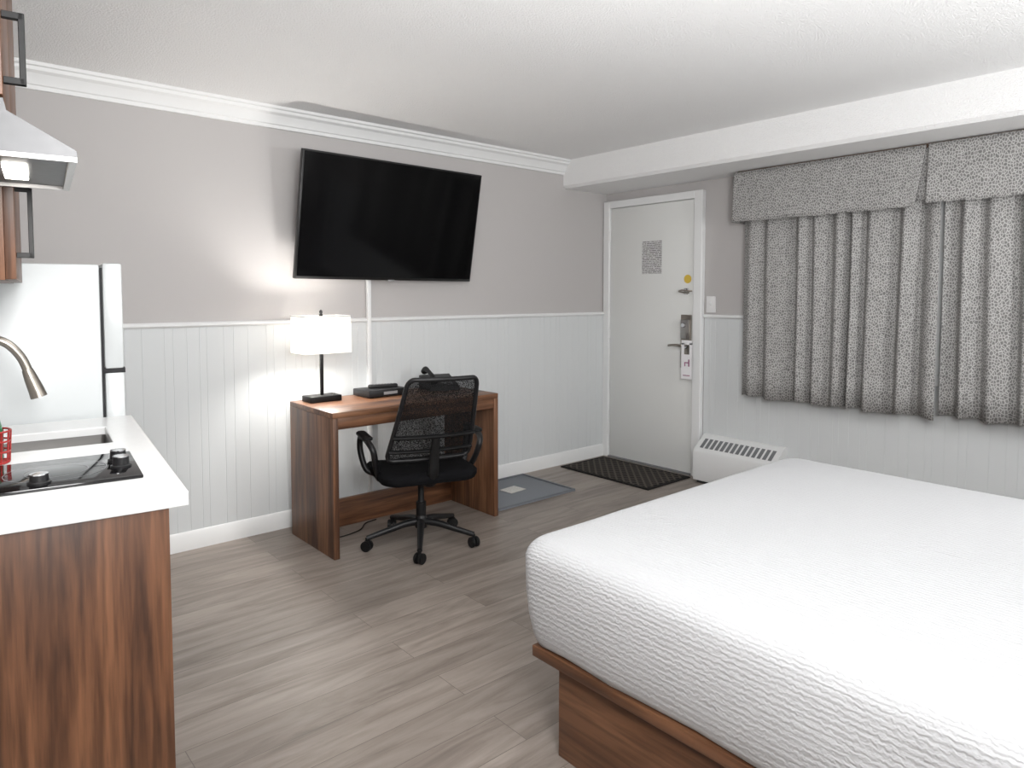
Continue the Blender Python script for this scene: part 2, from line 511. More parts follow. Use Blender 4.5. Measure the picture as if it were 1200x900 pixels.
def grooved(name, a0, a1, z0, z1, fn, mat):
    prof = [(a0, 0.008)]
    pat = [0.060, 0.035, 0.085, 0.05, 0.075, 0.10, 0.04, 0.065]
    x = a0; i = 0
    while True:
        x += pat[i % len(pat)]; i += 1
        if x > a1 - 0.02: break
        prof += [(x - 0.0016, 0.008), (x, 0.0065), (x + 0.0016, 0.008)]
    prof.append((a1, 0.008))
    bm = bmesh.new()
    lo = [bm.verts.new(fn(a, d, z0)) for a, d in prof]; hi = [bm.verts.new(fn(a, d, z1)) for a, d in prof]
    bl = [bm.verts.new(fn(a, 0, z0)) for a, d in (prof[0], prof[-1])]; bh = [bm.verts.new(fn(a, 0, z1)) for a, d in (prof[0], prof[-1])]
    for i in range(len(prof) - 1):
        bm.faces.new((lo[i], lo[i + 1], hi[i + 1], hi[i]))
    bm.faces.new(hi + [bh[1], bh[0]]); bm.faces.new(lo + [bl[1], bl[0]])
    bm.faces.new((bl[0], lo[0], hi[0], bh[0])); bm.faces.new((bl[1], lo[-1], hi[-1], bh[1]))
    bm.faces.new((bl[0], bl[1], bh[1], bh[0]))
    return finish(bm, name, mat, smooth=0)
struct(grooved('trim_3', -4.20, -0.0, 0, 1.14, lambda a, d, z: (a, -d, z), M_wain), 'pale grey grooved wainscot panelling below the television', 'wainscot')
struct(grooved('trim_4', -4.48, -0.925, 0, 1.14, lambda a, d, z: (-d, a, z), M_wain), 'pale grey grooved wainscot panelling below the window', 'wainscot')
cap = [(0, 1.135), (-0.016, 1.135), (-0.024, 1.143), (-0.024, 1.152), (-0.016, 1.160), (0, 1.160)]
struct(extrude('trim_5', cap, -4.20, 0, map_x, M_trim), 'white chair rail above the wainscot', 'chair rail')
struct(extrude('trim_6', cap, SY, -0.925, map_y, M_trim), 'white chair rail beside the door', 'chair rail')
bb = [(0, 0), (-0.020, 0), (-0.020, 0.082), (-0.012, 0.095), (0, 0.095)]
struct(extrude('baseboard_north', bb, -4.20, -0.02, map_x, M_trim), 'white baseboard', 'baseboard')
struct(extrude('baseboard_east', bb, SY, -0.925, map_y, M_trim), 'white baseboard', 'baseboard')
struct(box('trim_7', (-2.168, -0.028, 0.10), (-2.142, -0.006, 1.42), M_trim, bevel=0.003), 'white cable cover strip running down the wall', 'cable cover')

# ---------------------------------------------------------------- door
d = root('door_1', (0, -0.46, 0), 'off-white flush entry door in a white frame', 'door')
d['kind'] = 'structure'
Y0, Y1 = -0.07 + .46, -0.85 + .46
multibox('door_frame', [((-0.045, Y0, 0), (0, Y0 + .062, 2.03)), ((-0.045, Y1 - .068, 0), (0, Y1, 2.03)), ((-0.045, Y1 , 1.975), (0, Y0, 2.03))], M_trim, d, 0.004)
box('door_leaf', (-0.028, Y1 + .003, 0.012), (0, Y0 - .003, 1.972), M_door, d, 0.002)
box('threshold', (-0.05, Y1, 0), (0, Y0, 0.012), M_grey, d, 0.002)
for z in (0.22, 1.0, 1.76):
    lathe('hinge', [(0.007, 0), (0.007, 0.09)], M_trim, d, (-0.036, Y0 - .002, z - .045), seg=12)
ly = -0.79 + .46
box('lock_plate', (-0.037, ly - .045, .77), (-0.028, ly + .045, 1.155), M_nickel, d, 0.004)
box('keycard_housing', (-0.058, ly - .034, .98), (-0.037, ly + .034, 1.12), M_steel, d, 0.008)
lathe('deadbolt_turn', [(0.0, .022), (0.014, .022), (0.017, .012), (0.017, 0)], M_chrome, d, (-0.058, ly, 1.08), (0, -math.pi / 2, 0), 16)
lathe('lever_rosette', [(0.0, .016), (0.022, .014), (0.026, 0)], M_chrome, d, (-0.037, ly, .935), (0, -math.pi / 2, 0), 20)
tube('lever_handle', [(-0.037, ly, .935), (-0.075, ly, .935), (-0.085, ly + .02, .935), (-0.083, ly + .06, .936), (-0.078, ly + .12, .93)], [.010, .010, .010, .009, .008], M_nickel, d)
tube('swing_bar_latch', [(-0.045, ly - .055, 1.325), (-0.06, ly - .03, 1.325), (-0.062, ly + .02, 1.33), (-0.055, ly + .05, 1.322), (-0.05, ly + .01, 1.312), (-0.05, ly - .03, 1.312)], .006, M_nickel, d)
box('latch_mount', (-0.040, ly - .012, 1.30), (-0.028, ly + .02, 1.345), M_chrome, d, 0.003)
s = lathe('sticker', [(0, .0015), (0.031, .0015), (0.031, 0)], M_yellow, None, (-0.0285, -0.795, 1.410), (0, -math.pi / 2, 0))
tag(s, 'small round yellow sticker on the entry door', 'sticker')
s = box('notice', (-0.0300, -0.565, 1.455), (-0.0285, -0.385, 1.70), M_paper); tag(s, 'printed guest notice sheet stuck on the entry door', 'notice')
g = root('door_hanger', (-0.088, -0.835 , 0.70), 'white and pink card hanger hung on the door lever', 'door hanger')
multibox('card', [((-0.001, -0.045, 0), (0.001, 0.045, .175)), ((-0.001, -0.045, .175), (0.001, -0.022, .255)), ((-0.001, 0.022, .175), (0.001, 0.045, .255)), ((-0.001, -0.045, .245), (0.001, 0.045, .275))], M_card, g)
box('printed_line', (-0.0018, -0.028, .022), (-0.001, 0.028, .028), M_pink, g)
multibox('printed_logo', [((-0.0018, -0.024, .09), (-0.001, -0.014, .14)), ((-0.0018, -0.0141, .112), (-0.001, 0.010, .120)), ((-0.0018, 0.0099, .09), (-0.001, 0.018, .120))], M_pink, g)
g = root('light_switch', (-0.0, -0.975, 1.23), 'white toggle light switch beside the door', 'light switch')
box('switch_plate', (-0.015, -0.035, -0.057), (0, 0.035, 0.057), M_switch, g, 0.003)
box('toggle', (-0.026, -0.005, -0.004), (-0.015, 0.005, 0.016), M_switch, g, 0.002)

# ---------------------------------------------------------------- window + curtains
g = root('window_1', (0, -2.4, 0), 'white framed window behind the curtains', 'window'); g['kind'] = 'structure'
multibox('window_frame', [((-0.03, -1.0, .80), (0, -.94, 1.98)), ((-0.03, .94, .80), (0, 1.0, 1.98)), ((-0.03, -.94, .80), (0, .94, .86)), ((-0.03, -.94, 1.92), (0, .94, 1.98)), ((-0.03, -.03, .86), (0, .03, 1.92))], M_trim, g, 0.003)
box('window_pane', (-0.012, -.94, .86), (-0.004, .94, 1.92), M_night, g)

def cloth(name, y0, y1, z0, z1, xfun, mat, parent, cols=260, rows=10, thick=0.002, uoff=0.0, hem=1.0):
    bm = bmesh.new(); uvl = bm.loops.layers.uv.new('UVMap')
    us = [uoff]; base = []
    for i in range(cols + 1):
        s = i / cols; base.append((xfun(s, 0.5), y0 + (y1 - y0) * s))
        if i: us.append(us[-1] + math.hypot(base[i][0] - base[i - 1][0], base[i][1] - base[i - 1][1]))
    grid = []
    for j in range(rows + 1):
        t = j / rows; row = []
        for i in range(cols + 1):
            s = i / cols
            zz = z0 + (z1 - z0) * t
            if t > 0.99: zz += hem * (0.006 * math.sin(s * 23) + 0.004 * math.sin(s * 61))
            row.append(bm.verts.new((xfun(s, t), y0 + (y1 - y0) * s, zz)))
        grid.append(row)
    for j in range(rows):
        for i in range(cols):
            f = bm.faces.new((grid[j][i], grid[j][i + 1], grid[j + 1][i + 1], grid[j + 1][i]))
            uv = [(us[i], z0 + (z1 - z0) * j / rows), (us[i + 1], z0 + (z1 - z0) * j / rows), (us[i + 1], z0 + (z1 - z0) * (j + 1) / rows), (us[i], z0 + (z1 - z0) * (j + 1) / rows)]
            for l, c in zip(f.loops, uv): l[uvl].uv = c
    me = bpy.data.meshes.new(name); bm.to_mesh(me); bm.free(); me.shade_smooth(); me.materials.append(mat)
    ob = bpy.data.objects.new(name, me); COL.objects.link(ob)
    if parent: ob.parent = parent
    so = ob.modifiers.new('thickness', 'SOLIDIFY'); so.thickness = thick
    return ob

def folds(seed, n, amp, base):
    rnd = random.Random(seed)
    ph = [rnd.uniform(0, 6.28) for _ in range(4)]
    am = [rnd.uniform(0.5, 1.15) for _ in range(n + 3)]
    def f(s, t):
        p = s * n + 0.30 * math.sin(s * 9 + ph[0]) + 0.14 * math.sin(s * 25 + ph[1]) + 0.05 * math.sin(3 * t + 6 * s)
        k = max(0, min(n, int(p + 0.5)))
        fr = p + 0.5 - k
        nb = max(0, min(n, k + 1))
        a = amp * (am[k] * (1 - fr) + am[nb] * fr) * (0.7 + 0.4 * t)
        w_ = math.sin(2 * math.pi * p)
        return base + a * w_ + 0.25 * a * math.sin(4 * math.pi * p + ph[3]) + 0.005 * math.sin(40 * s + 2 * t + ph[2]) * t - 0.01 * t
    return f
c1 = cloth('curtain', -1.27, -2.42, 1.98, 0.635, folds(3, 9, 0.034, -0.098), M_fab, None)
tag(c1, 'grey pebble-print pleated curtain nearer the door', 'curtain', 'window curtains')
c2 = cloth('curtain.001', -2.432, -3.65, 1.98, 0.655, folds(11, 10, 0.034, -0.102), M_fab, None, uoff=3.3)
tag(c2, 'grey pebble-print pleated curtain nearer the bed', 'curtain', 'window curtains')

def vfun(depth, ph, flare):
    def f(s, t):
        return -depth - flare * t - 0.006 * math.sin(s * 7 + ph) * t - 0.002 * math.sin(s * 17 + ph) * t
    return f
v1 = cloth('window_valance', -1.235, -2.36, 2.085, 1.765, vfun(0.170, 0.4, 0.015), M_fab, None, 120, 8, 0.004, uoff=7.1, hem=0.3)
for vv in v1.data.vertices:      # free corner pulls back towards the pleat
    if vv.co.y < -2.27:
        k_ = (-2.27 - vv.co.y) / 0.09; t_ = (2.085 - vv.co.z) / 0.32
        vv.co.y += 0.045 * k_ * t_; vv.co.z += 0.010 * k_ * t_
tag(v1, 'grey pebble-print flat valance section nearer the door', 'valance', 'window valances')
v2 = cloth('window_valance.001', -2.372, -3.60, 2.085, 1.775, vfun(0.178, 2.4, 0.02), M_fab, None, 120, 8, 0.004, uoff=11.3, hem=0.3)
tag(v2, 'grey pebble-print flat valance section nearer the bed', 'valance', 'window valances')
v3 = cloth('valance_return', -1.235, -1.236, 2.085, 1.765, lambda s, t: -0.008 - (0.160 + .015 * t) * s, M_fab, None, 20, 6, 0.003, hem=0)
v3.parent = v1
v4 = cloth('pleat_backing', -2.27, -2.46, 2.07, 1.80, lambda s, t: -0.160, M_fab, None, 12, 6, 0.003, uoff=2.2, hem=0)
v4.parent = v1
tr = box('curtain_track', (-0.150, -3.60, 2.072), (-0.005, -1.25, 2.094), M_brown); tag(tr, 'brown wooden curtain board under the bulkhead', 'curtain track')

# ---------------------------------------------------------------- heater
g = root('baseboard_heater', (0, -0.955, 0), 'short white enamel convector heater beside the door', 'heater')
prof = [(-0.022, 0.02), (-0.165, 0.02), (-0.170, 0.035), (-0.170, 0.215), (-0.160, 0.235), (-0.050, 0.315), (-0.040, 0.32), (-0.010, 0.32), (-0.010, .10), (-0.022, .10)]
extrude('casing', prof, 0, -0.60, map_y, M_heat, g)
box('foot', (-0.15, -.58, 0), (-0.025, -0.02, 0.02), M_gap, g)
sl = []
for i in range(14):
    y = -0.05 - i * 0.0385
    sl.append(((0.012, y - 0.012, -0.0), (0.100, y + 0.012, 0.0015)))
gr = multibox('grille', sl, M_slot, g)
gr.location = (-0.158, 0, 0.2385); gr.rotation_euler = (0, -math.atan2(0.08, 0.11), 0)

# ---------------------------------------------------------------- television
g = root('television', (-2.047, -0.0, 1.726), 'large black flat television tilted down on a wall mount', 'television', math.radians(1.8))
TW, TH, tilt = 1.222, 0.690, math.radians(10.5)
def tvp(o):
    o.parent = g
    o.rotation_euler = (tilt, 0, 0)
    c = Matrix.Rotation(tilt, 3, 'X') @ Vector(o.location)
    o.location = c + Vector((0, -0.140, 0))
    return o
tvp(box('housing', (-TW / 2, -0.016, -TH / 2), (TW / 2, 0.012, TH / 2), M_bezel, None, 0.004))
tvp(box('rear_cover', (-TW / 2 + .12, 0.012, -TH / 2 + .03), (TW / 2 - .12, 0.045, TH / 2 - .2), M_black, None, 0.012))
tvp(box('screen', (-TW / 2 + .010, -0.0175, -TH / 2 + .016), (TW / 2 - .010, -0.0155, TH / 2 - .010), M_screen))
tvp(box('brand_badge', (-0.022, -0.020, -TH / 2 - .006), (0.022, -0.012, -TH / 2 + .004), M_mark, None, 0.001))
box('wall_mount', (-0.22, -0.10, -0.16), (0.22, -0.008, 0.16), M_black, g, 0.004)

# ---------------------------------------------------------------- desk
DX0, DX1, DYF, DYB, DH = -2.70, -1.657, -0.630, -0.13, 0.725
g = root('desk', ((DX0 + DX1) / 2, (DYF + DYB) / 2, 0), 'walnut laminate writing desk with panel sides', 'desk')
hw, hd = (DX1 - DX0) / 2, (DYB - DYF) / 2
box('desktop', (-hw, -hd, DH - .028), (hw, hd, DH), wood_x, g, 0.002)
box('apron', (-hw + .03, -hd + .004, DH - .085), (hw - .03, -hd + .024, DH - .028), wood_x, g, 0.001)
box('back_rail', (-hw + .03, hd - .06, DH - .10), (hw - .03, hd - .04, DH - .028), wood_x, g, 0.001)
box('side_panel', (-hw, -hd, 0), (-hw + .03, hd, DH - .028), wood_z, g, 0.002)
box('side_panel', (hw - .03, -hd, 0), (hw, hd, DH - .028), wood_z, g, 0.002)
box('stretcher', (-hw + .03, hd - .07, 0.0), (hw - .03, hd - .045, 0.155), wood_x, g, 0.001)

LX, LY = -2.56, -0.225
g = root('table_lamp', (LX, LY, DH), 'black table lamp with a lit rectangular white shade', 'table lamp')
box('lamp_base', (-0.09, -0.055, 0), (0.09, 0.055, 0.032), M_black, g, 0.004)
box('pole', (-0.008, -0.008, 0.032), (0.008, 0.008, 0.47), M_black, g, 0.002)
bx, by, z0, z1 = 0.132, 0.088, 0.262, 0.462
bm = bmesh.new()
rr0 = rrect(bx, by, 0.006, 3)
A = [bm.verts.new((x * 1.02, y * 1.02, z0)) for x, y in rr0]; B = [bm.verts.new((x, y, z1)) for x, y in rr0]
for i in range(len(A)): bm.faces.new((A[i], A[(i + 1) % len(A)], B[(i + 1) % len(A)], B[i]))
sh = finish(bm, 'lamp_shade', M_shade, g); so = sh.modifiers.new('t', 'SOLIDIFY'); so.thickness = 0.0015
tube('shade_ring', [(bx, by, z1 - .004), (-bx, by, z1 - .004), (-bx, -by, z1 - .004), (bx, -by, z1 - .004)], 0.002, M_steel, g, 6, True, smooth_path=False)
lathe('finial', [(0.004, 0), (0.009, 0.006), (0.009, 0.018), (0, 0.026)], M_black, g, (0, 0, 0.468), seg=14)
lathe('bulb', [(0, 0.055), (0.018, 0.048), (0.027, 0.028), (0.02, 0.005), (0.012, -0.02)], M_bulb, g, (0.035, 0, 0.36), seg=18)
lathe('switch', [(0.006, 0), (0.006, 0.01), (0, 0.012)], M_steel, g, (0.05, -0.03, 0.032), seg=12)
def light(kind, name, loc, energy, col=(1, 1, 1), size=0.1, rot=(0, 0, 0), target=None):
    l = bpy.data.lights.new(name, kind); l.energy = energy; l.color = col
    if kind == 'AREA': l.size = size
    else: l.shadow_soft_size = size
    o = bpy.data.objects.new(name, l); COL.objects.link(o); o.location = loc; o.rotation_euler = rot
    if target is not None:
        o.rotation_euler = (Vector(target) - Vector(loc)).to_track_quat('-Z', 'Y').to_euler()
    return o
o = light('POINT', 'bulb_glow', (-0.02, 0.02, 0.36), 26, (1.0, 0.965, 0.92), 0.04); o.parent = g

g = root('set_top_box', (-2.215, -0.245, DH), 'black television receiver box on the desk', 'receiver box', 0.05)
box('casing', (-0.125, -0.085, 0.004), (0.125, 0.085, 0.042), M_blacks, g, 0.004)
for x in (-.1, .1):
    for y in (-.06, .06): box('foot', (x - .012, y - .012, 0), (x + .012, y + .012, 0.005), M_gap, g)
box('display', (-0.03, -0.0865, 0.014), (0.06, -0.085, 0.03), M_mark, g)
g = root('remote_control', (-2.19, -0.235, DH + .042), 'slim black remote control on the receiver box', 'remote control', 1.35)
cushion('remote_body', 0.022, 0.085, 0.012, [(0, .002), (0.004, 0), (0.014, .001), (0.018, .004)], M_black, g)
multibox('buttons', [((-.013 + .010 * i, -.06 + .018 * j, .0178), (-.007 + .010 * i, -.05 + .018 * j, .0195)) for i in range(3) for j in range(7)], M_grey, g)
g = root('telephone', (-1.80, -0.24, DH), 'black desk telephone with corded handset', 'telephone', -0.25)
extrude('telephone_base', [(-.10, 0), (.10, 0), (.10, .075), (.08, .08), (-.095, .022)], -.095, .095, lambda p, q, t: (t, p, q), M_blacks, g)
tube('handset', [(-.065, -.085, .045), (-.065, -.06, .080), (-.065, 0, .104), (-.065, .06, .116), (-.065, .09, .098)], [.020, .019, .013, .013, .019, .021], M_black, g, 12, k=5)
kb = multibox('keypad', [((0.0 + .024 * i, -.07 + .024 * j, 0.0), (0.016 + .024 * i, -.055 + .024 * j, .004)) for i in range(3) for j in range(4)], M_mark, g)
kb.location = (0, 0, .0525); kb.rotation_euler = (math.radians(18), 0, 0)
pts = []
for i in range(90):
    t = i / 89; a = t * 2 * math.pi * 14
    pts.append((-.09 - .035 * math.sin(math.pi * t) + .005 * math.cos(a), -.09 + .15 * t, .012 + .005 * math.sin(a)))
tube('coiled_cord', pts, 0.0015, M_black, g, 6, smooth_path=False)

c = tube('power_cord', [(-2.62, -0.34, .005), (-2.52, -.36, .005), (-2.40, -.33, .005), (-2.32, -.25, .005), (-2.24, -.23, .005)], 0.0035, M_black, None, 8)
tag(c, 'thin black power cord on the floor under the desk', 'power cord')

# ---------------------------------------------------------------- office chair
g = root('office_chair', (-2.245, -0.705, 0), 'black mesh-back swivel office chair with armrests at the desk', 'office chair', math.radians(-17.4))
bm = bmesh.new()
R = 0.285
angs = [math.radians(235 + 17.4 + 72 * i) for i in range(5)]
for a in angs:
    ca, sa = math.cos(a), math.sin(a)
    pp = catmull([(0.015 * ca, 0.015 * sa, .118), (.09 * ca, .09 * sa, .112), (.19 * ca, .19 * sa, .088), (R * ca, R * sa, .066)], 5)
    tube_bm(bm, pp, [0.021 - 0.008 * i / (len(pp) - 1) for i in range(len(pp))], 10)
finish(bm, 'star_base', M_blacks, g, smooth=50)
lathe('hub', [(0.03, .085), (0.034, .10), (0.034, .13), (0.026, .15)], M_blacks, g)
for a in angs:
    ca, sa = math.cos(a), math.sin(a)
    c = Vector((R * ca, R * sa, 0)); ax = a + 0.9
    bm = bmesh.new()
    for off in (-.014, .014):
        t = bmesh.new()
        bmesh.ops.create_cone(t, cap_ends=True, segments=20, radius1=.027, radius2=.027, depth=.018)
        bmesh.ops.bevel(t, geom=[e for e in t.edges if len(e.link_faces) == 2 and abs(e.calc_face_angle(0)) > 1], offset=.004, segments=2, affect='EDGES')
        t.transform(Matrix.Translation((c.x + off * math.cos(ax), c.y + off * math.sin(ax), .027)) @ Matrix.Rotation(ax, 4, 'Z') @ Matrix.Rotation(math.pi / 2, 4, 'Y'))
        tm = bpy.data.meshes.new('t'); t.to_mesh(tm); t.free(); bm.from_mesh(tm); bpy.data.meshes.remove(tm)
    tube_bm(bm, [(c.x, c.y, .028), (c.x, c.y, .068)], .008, 8)
    finish(bm, 'caster', M_black, g)
lathe('gas_column', [(0.026, .12), (0.026, .22), (0.020, .222), (0.016, .23), (0.016, .35)], M_black, g)
box('tilt_mechanism', (-.07, -.10, .335), (.07, .09, .365), M_black, g, .008)
tube('height_lever', [(.05, .02, .35), (.15, .03, .35), (.21, .04, .345)], .006, M_black, g)
def seatfn(v, z, ins):
    v.z += -0.012 - 0.022 * max(0, (v.y - 0.10) / 0.13) ** 2 + 0.010 * (abs(v.x) / 0.23) ** 2
    return v
cushion('seat', .250, .230, .08, [(.372, .03), (.376, .008), (.392, 0), (.412, .0), (.424, .012), (.430, .035), (.428, .08), (.424, .15), (.424, .2)], M_seat, g, seg=8, fn=seatfn)
def bk(u, v):
    wd = 0.212 - 0.040 * v
    y = -0.170 - 0.145 * v - 0.03 * math.sin(v * math.pi * 0.9) * 0.4 - 0.030 * (1 - u * u)
    return Vector((u * wd - 0.012 + 0.036 * v, y, 0.490 + 0.410 * v))
def arc2(n=7):
    out = []
    ru, rv = 0.16, 0.09
    for cu, cv, a0 in ((1 - ru, 1 - rv, 0), (-1 + ru, 1 - rv, 90), (-1 + ru, rv, 180), (1 - ru, rv, 270)):
        for i in range(n):
            a = math.radians(a0 + 90 * i / (n - 1)); out.append((cu + ru * math.cos(a), cv + rv * math.sin(a)))
    res = []
    for i in range(len(out)):
        p = out[i]; q = out[(i + 1) % len(out)]
        res.append(p)
        dd = math.hypot(p[0] - q[0], p[1] - q[1])
        if dd > 0.25:
            for k in range(1, 9): res.append((p[0] + (q[0] - p[0]) * k / 9, p[1] + (q[1] - p[1]) * k / 9))
    return res
lp = arc2()
tube('backrest_frame', [bk(u, v) for u, v in lp], .0115, M_blacks, g, 10, True, smooth_path=False)
bm = bmesh.new(); N = 14
gr_ = [[bm.verts.new(bk(-0.97 + 1.94 * i / N, 0.03 + 0.94 * j / N)) for i in range(N + 1)] for j in range(N + 1)]
for j in range(N):
    for i in range(N): bm.faces.new((gr_[j][i], gr_[j][i + 1], gr_[j + 1][i + 1], gr_[j + 1][i]))
finish(bm, 'backrest_mesh', M_net, g, smooth=60)
tube('lumbar_bar', [bk(u / 4, 0.30) + Vector((0, -0.012, 0)) for u in range(-4, 5)], .011, M_black, g, 8, flat=2.0)
tube('lumbar_bar', [bk(u / 4, 0.12) + Vector((0, -0.012, 0)) for u in range(-4, 5)], .010, M_black, g, 8, flat=1.6)
tube('back_support', [(0, -.06, .35), (0, -.17, .36), (0, -.225, .42), (0.0, -.238, .50), (0.0, -.27, .61)], [.02, .02, .018, .016, .012], M_black, g, 10, flat=1.6)
for sx in (-1, 1):
    tube('armrest', [(sx * .225, .06, .375), (sx * .268, .085, .40), (sx * .290, .115, .49), (sx * .290, .11, .560), (sx * .290, .04, .578), (sx * .290, -.08, .572), (sx * .276, -.135, .535), (sx * .255, -.10, .44), (sx * .228, -.04, .375)], .0155, M_blacks, g, 10, True, k=5)
    cushion('armrest_pad', .026, .10, .024, [(.578, .006), (.582, 0), (.592, 0), (.598, .008)], M_black, g, loc=(sx * .290, .01, 0))

# ---------------------------------------------------------------- mats
g = root('rubber_mat', (-1.275, -0.315, 0), 'slate grey rubber mat beside the desk', 'mat')
box('mat_pad', (-.33, -.26, 0), (.33, .26, .008), M_tray, g, .003)
multibox('raised_rim', [((-.33, -.26, .008), (.33, -.245, .016)), ((-.33, .245, .008), (.33, .26, .016)), ((-.33, -.245, .008), (-.315, .245, .016)), ((.315, -.245, .008), (.33, .245, .016))], M_traylip, g, .002)
n_ = box('folded_note', (-1.33, -0.36, .0085), (-1.19, -0.25, .0115), M_note, rot=(0, 0, .1)); tag(n_, 'small white paper note lying on the grey mat', 'paper')
g = root('doormat', (-0.335, -0.475, 0), 'black diamond-textured doormat in front of the entry door', 'doormat')
box('mat_surface', (-.215, -.385, 0), (.215, .385, .011), M_mat, g, .003)
multibox('mat_border', [((-.24, -.41, 0), (.24, -.385, .009)), ((-.24, .385, 0), (.24, .41, .009)), ((-.24, -.385, 0), (-.215, .385, .009)), ((.215, -.385, 0), (.24, .385, .009))], M_matedge, g, .002)

# ---------------------------------------------------------------- bed
BX0, BX1, BY0, BY1 = -2.950, -1.365, -4.42, -2.235
cx, cy = (BX0 + BX1) / 2, (BY0 + BY1) / 2
g = root('bed', (cx, cy, 0), 'queen bed with white crinkled coverlet on a walnut platform base', 'bed')
hx, hy = (BX1 - BX0) / 2, (BY1 - BY0) / 2
box('bed_base', (-hx + .07, -hy + .02, 0), (hx - .07, hy - .125, .280), wood_y, g, .002)
box('platform_deck', (-hx + .026, -hy + .01, .280), (hx - .026, hy - .062, .312), wood_y, g, .003)
lv = [(.310, .05), (.318, .030), (.340, .020), (.40, .008), (.47, .002), (.53, .003)]
for i in range(1, 8):
    a = math.radians(90 * i / 7); lv.append((.550 + .062 * math.sin(a), .004 + .060 * (1 - math.cos(a))))
for ins, z in ((.12, .6175), (.22, .6215), (.34, .6235), (.5, .6245), (.66, .625), (.74, .625)): lv.append((z, ins))
def bedfn(v, z, ins):
    k = mn.noise(v * 3.0) * 0.010 + mn.noise(v * 8.0) * 0.003
    if ins < .09 and z < .56:
        v.x += k * (1 if v.x > 0 else -1); v.y += k * (1 if v.y > 0 else -1)
    if z > .5: v.z += 0.35 * k
    if z < .33: v.z += 0.008 * mn.noise(Vector((v.x * 5, v.y * 5, 0)))
    return v
def dense(hx_, hy_, r, seg):
    pts = rrect(hx_, hy_, r, seg); out = []
    for i in range(len(pts)):
        p, q = pts[i], pts[(i + 1) % len(pts)]
        out.append(p)
        if i % (seg + 1) == seg:
            for k in range(1, 24): out.append((p[0] + (q[0] - p[0]) * k / 24, p[1] + (q[1] - p[1]) * k / 24))
    return out
bm = bmesh.new(); rings = []
for z, ins in lv:
    rings.append([bm.verts.new(bedfn(Vector((x, y, z)), z, ins)) for x, y in dense(hx - ins, hy - ins, max(.085 - ins * .5, .02), 8)])
n = len(rings[0])
for A, B in zip(rings, rings[1:]):
    for i in range(n): bm.faces.new((A[i], A[(i + 1) % n], B[(i + 1) % n], B[i]))
bm.faces.new(rings[0]); bm.faces.new(rings[-1])
finish(bm, 'coverlet', M_cover, g, smooth=60)

# ---------------------------------------------------------------- kitchenette
def kroot(name, n, a, z, label, cat): return root(name, kpos(n, a, z), label, cat, KA)
CD, CLn, CT = .64, 1.047, .030
g = kroot('base_cabinet', 0, 0, 0, 'walnut laminate kitchenette base cabinet', 'cabinet')
zt = .91 - CT
multibox('carcass', [((-CD, .026, .09), (-.057, .044, zt)), ((-CD, CLn - .028, .09), (-.057, CLn - .01, zt)), ((-CD, .044, .09), (-.057, CLn - .028, .108)), ((-CD, .044, .108), (-CD + .01, CLn - .028, zt)), ((-.075, .044, zt - .06), (-.057, CLn - .028, zt))], wood_k, g)
box('end_panel', (-CD, .008, 0), (-.035, .026, zt), wood_k, g, .001)
box('toe_kick', (-CD + .02, .026, 0), (-.10, CLn - .02, .09), M_gap, g)
for i in range(2):
    a0 = .03 + i * .505
    dd = box('cabinet_door', (-.055, a0, .10), (-.036, a0 + .498, zt - .006), wood_k, g, .001)
    h = tube('handle', [(0, 0, -.07), (.03, 0, -.07), (.03, 0, .07), (0, 0, .07)], .005, M_black, dd, 8, smooth_path=False)
    h.location = (.0095, (.20 if i == 0 else -.20), .28)
S0, S1, Sa0, Sa1 = -.385, -.085, .605, .865
g = kroot('countertop', 0, 0, .91, 'white quartz countertop with sink cut-out', 'countertop')
bm = bmesh.new()
xs = [-CD - .06, S0, S1, 0.0]; ys = [0, Sa0, Sa1, CLn]
vt = {}
for zi, z in enumerate((-CT, 0)):
    for i, x in enumerate(xs):
        for j, y in enumerate(ys): vt[i, j, zi] = bm.verts.new((x, y, z))
for i in range(3):
    for j in range(3):
        if i == 1 and j == 1: continue
        for zi in (0, 1): bm.faces.new((vt[i, j, zi], vt[i + 1, j, zi], vt[i + 1, j + 1, zi], vt[i, j + 1, zi]))
for i in range(3):
    for j in (0, 3): bm.faces.new((vt[i, j, 0], vt[i + 1, j, 0], vt[i + 1, j, 1], vt[i, j, 1]))
    for j in (0, 3): bm.faces.new((vt[j, i, 0], vt[j, i + 1, 0], vt[j, i + 1, 1], vt[j, i, 1]))
for a_, b_ in (((1, 1), (2, 1)), ((2, 1), (2, 2)), ((2, 2), (1, 2)), ((1, 2), (1, 1))):
    bm.faces.new((vt[a_[0], a_[1], 0], vt[b_[0], b_[1], 0], vt[b_[0], b_[1], 1], vt[a_[0], a_[1], 1]))
ct = finish(bm, 'worktop', M_counter, g, smooth=0)
bv = ct.modifiers.new('b', 'BEVEL'); bv.width = .003; bv.segments = 2; bv.limit_method = 'ANGLE'
g = kroot('kitchen_sink', 0, 0, 0, 'undermount stainless steel kitchen sink', 'sink')
bm = bmesh.new()
hxs, hys = (S1 - S0) / 2 - .001, (Sa1 - Sa0) / 2 - .001
lev = [(.888, .0), (.86, .001), (.775, .010), (.755, .03), (.752, .06)]
rings = [[bm.verts.new((x, y, z)) for x, y in rrect(hxs - ins, hys - ins, .012 + ins * .4, 6)] for z, ins in lev]
n = len(rings[0])
for A, B in zip(rings, rings[1:]):
    for i in range(n): bm.faces.new((A[i], A[(i + 1) % n], B[(i + 1) % n], B[i]))
bm.faces.new(rings[-1])
finish(bm, 'basin', M_sink, g, ((S0 + S1) / 2, (Sa0 + Sa1) / 2, 0), smooth=50)
lathe('drain', [(0, .001), (.012, .001), (.02, .004), (.035, .004), (.038, 0)], M_chrome, g, ((S0 + S1) / 2, (Sa0 + Sa1) / 2, .752))
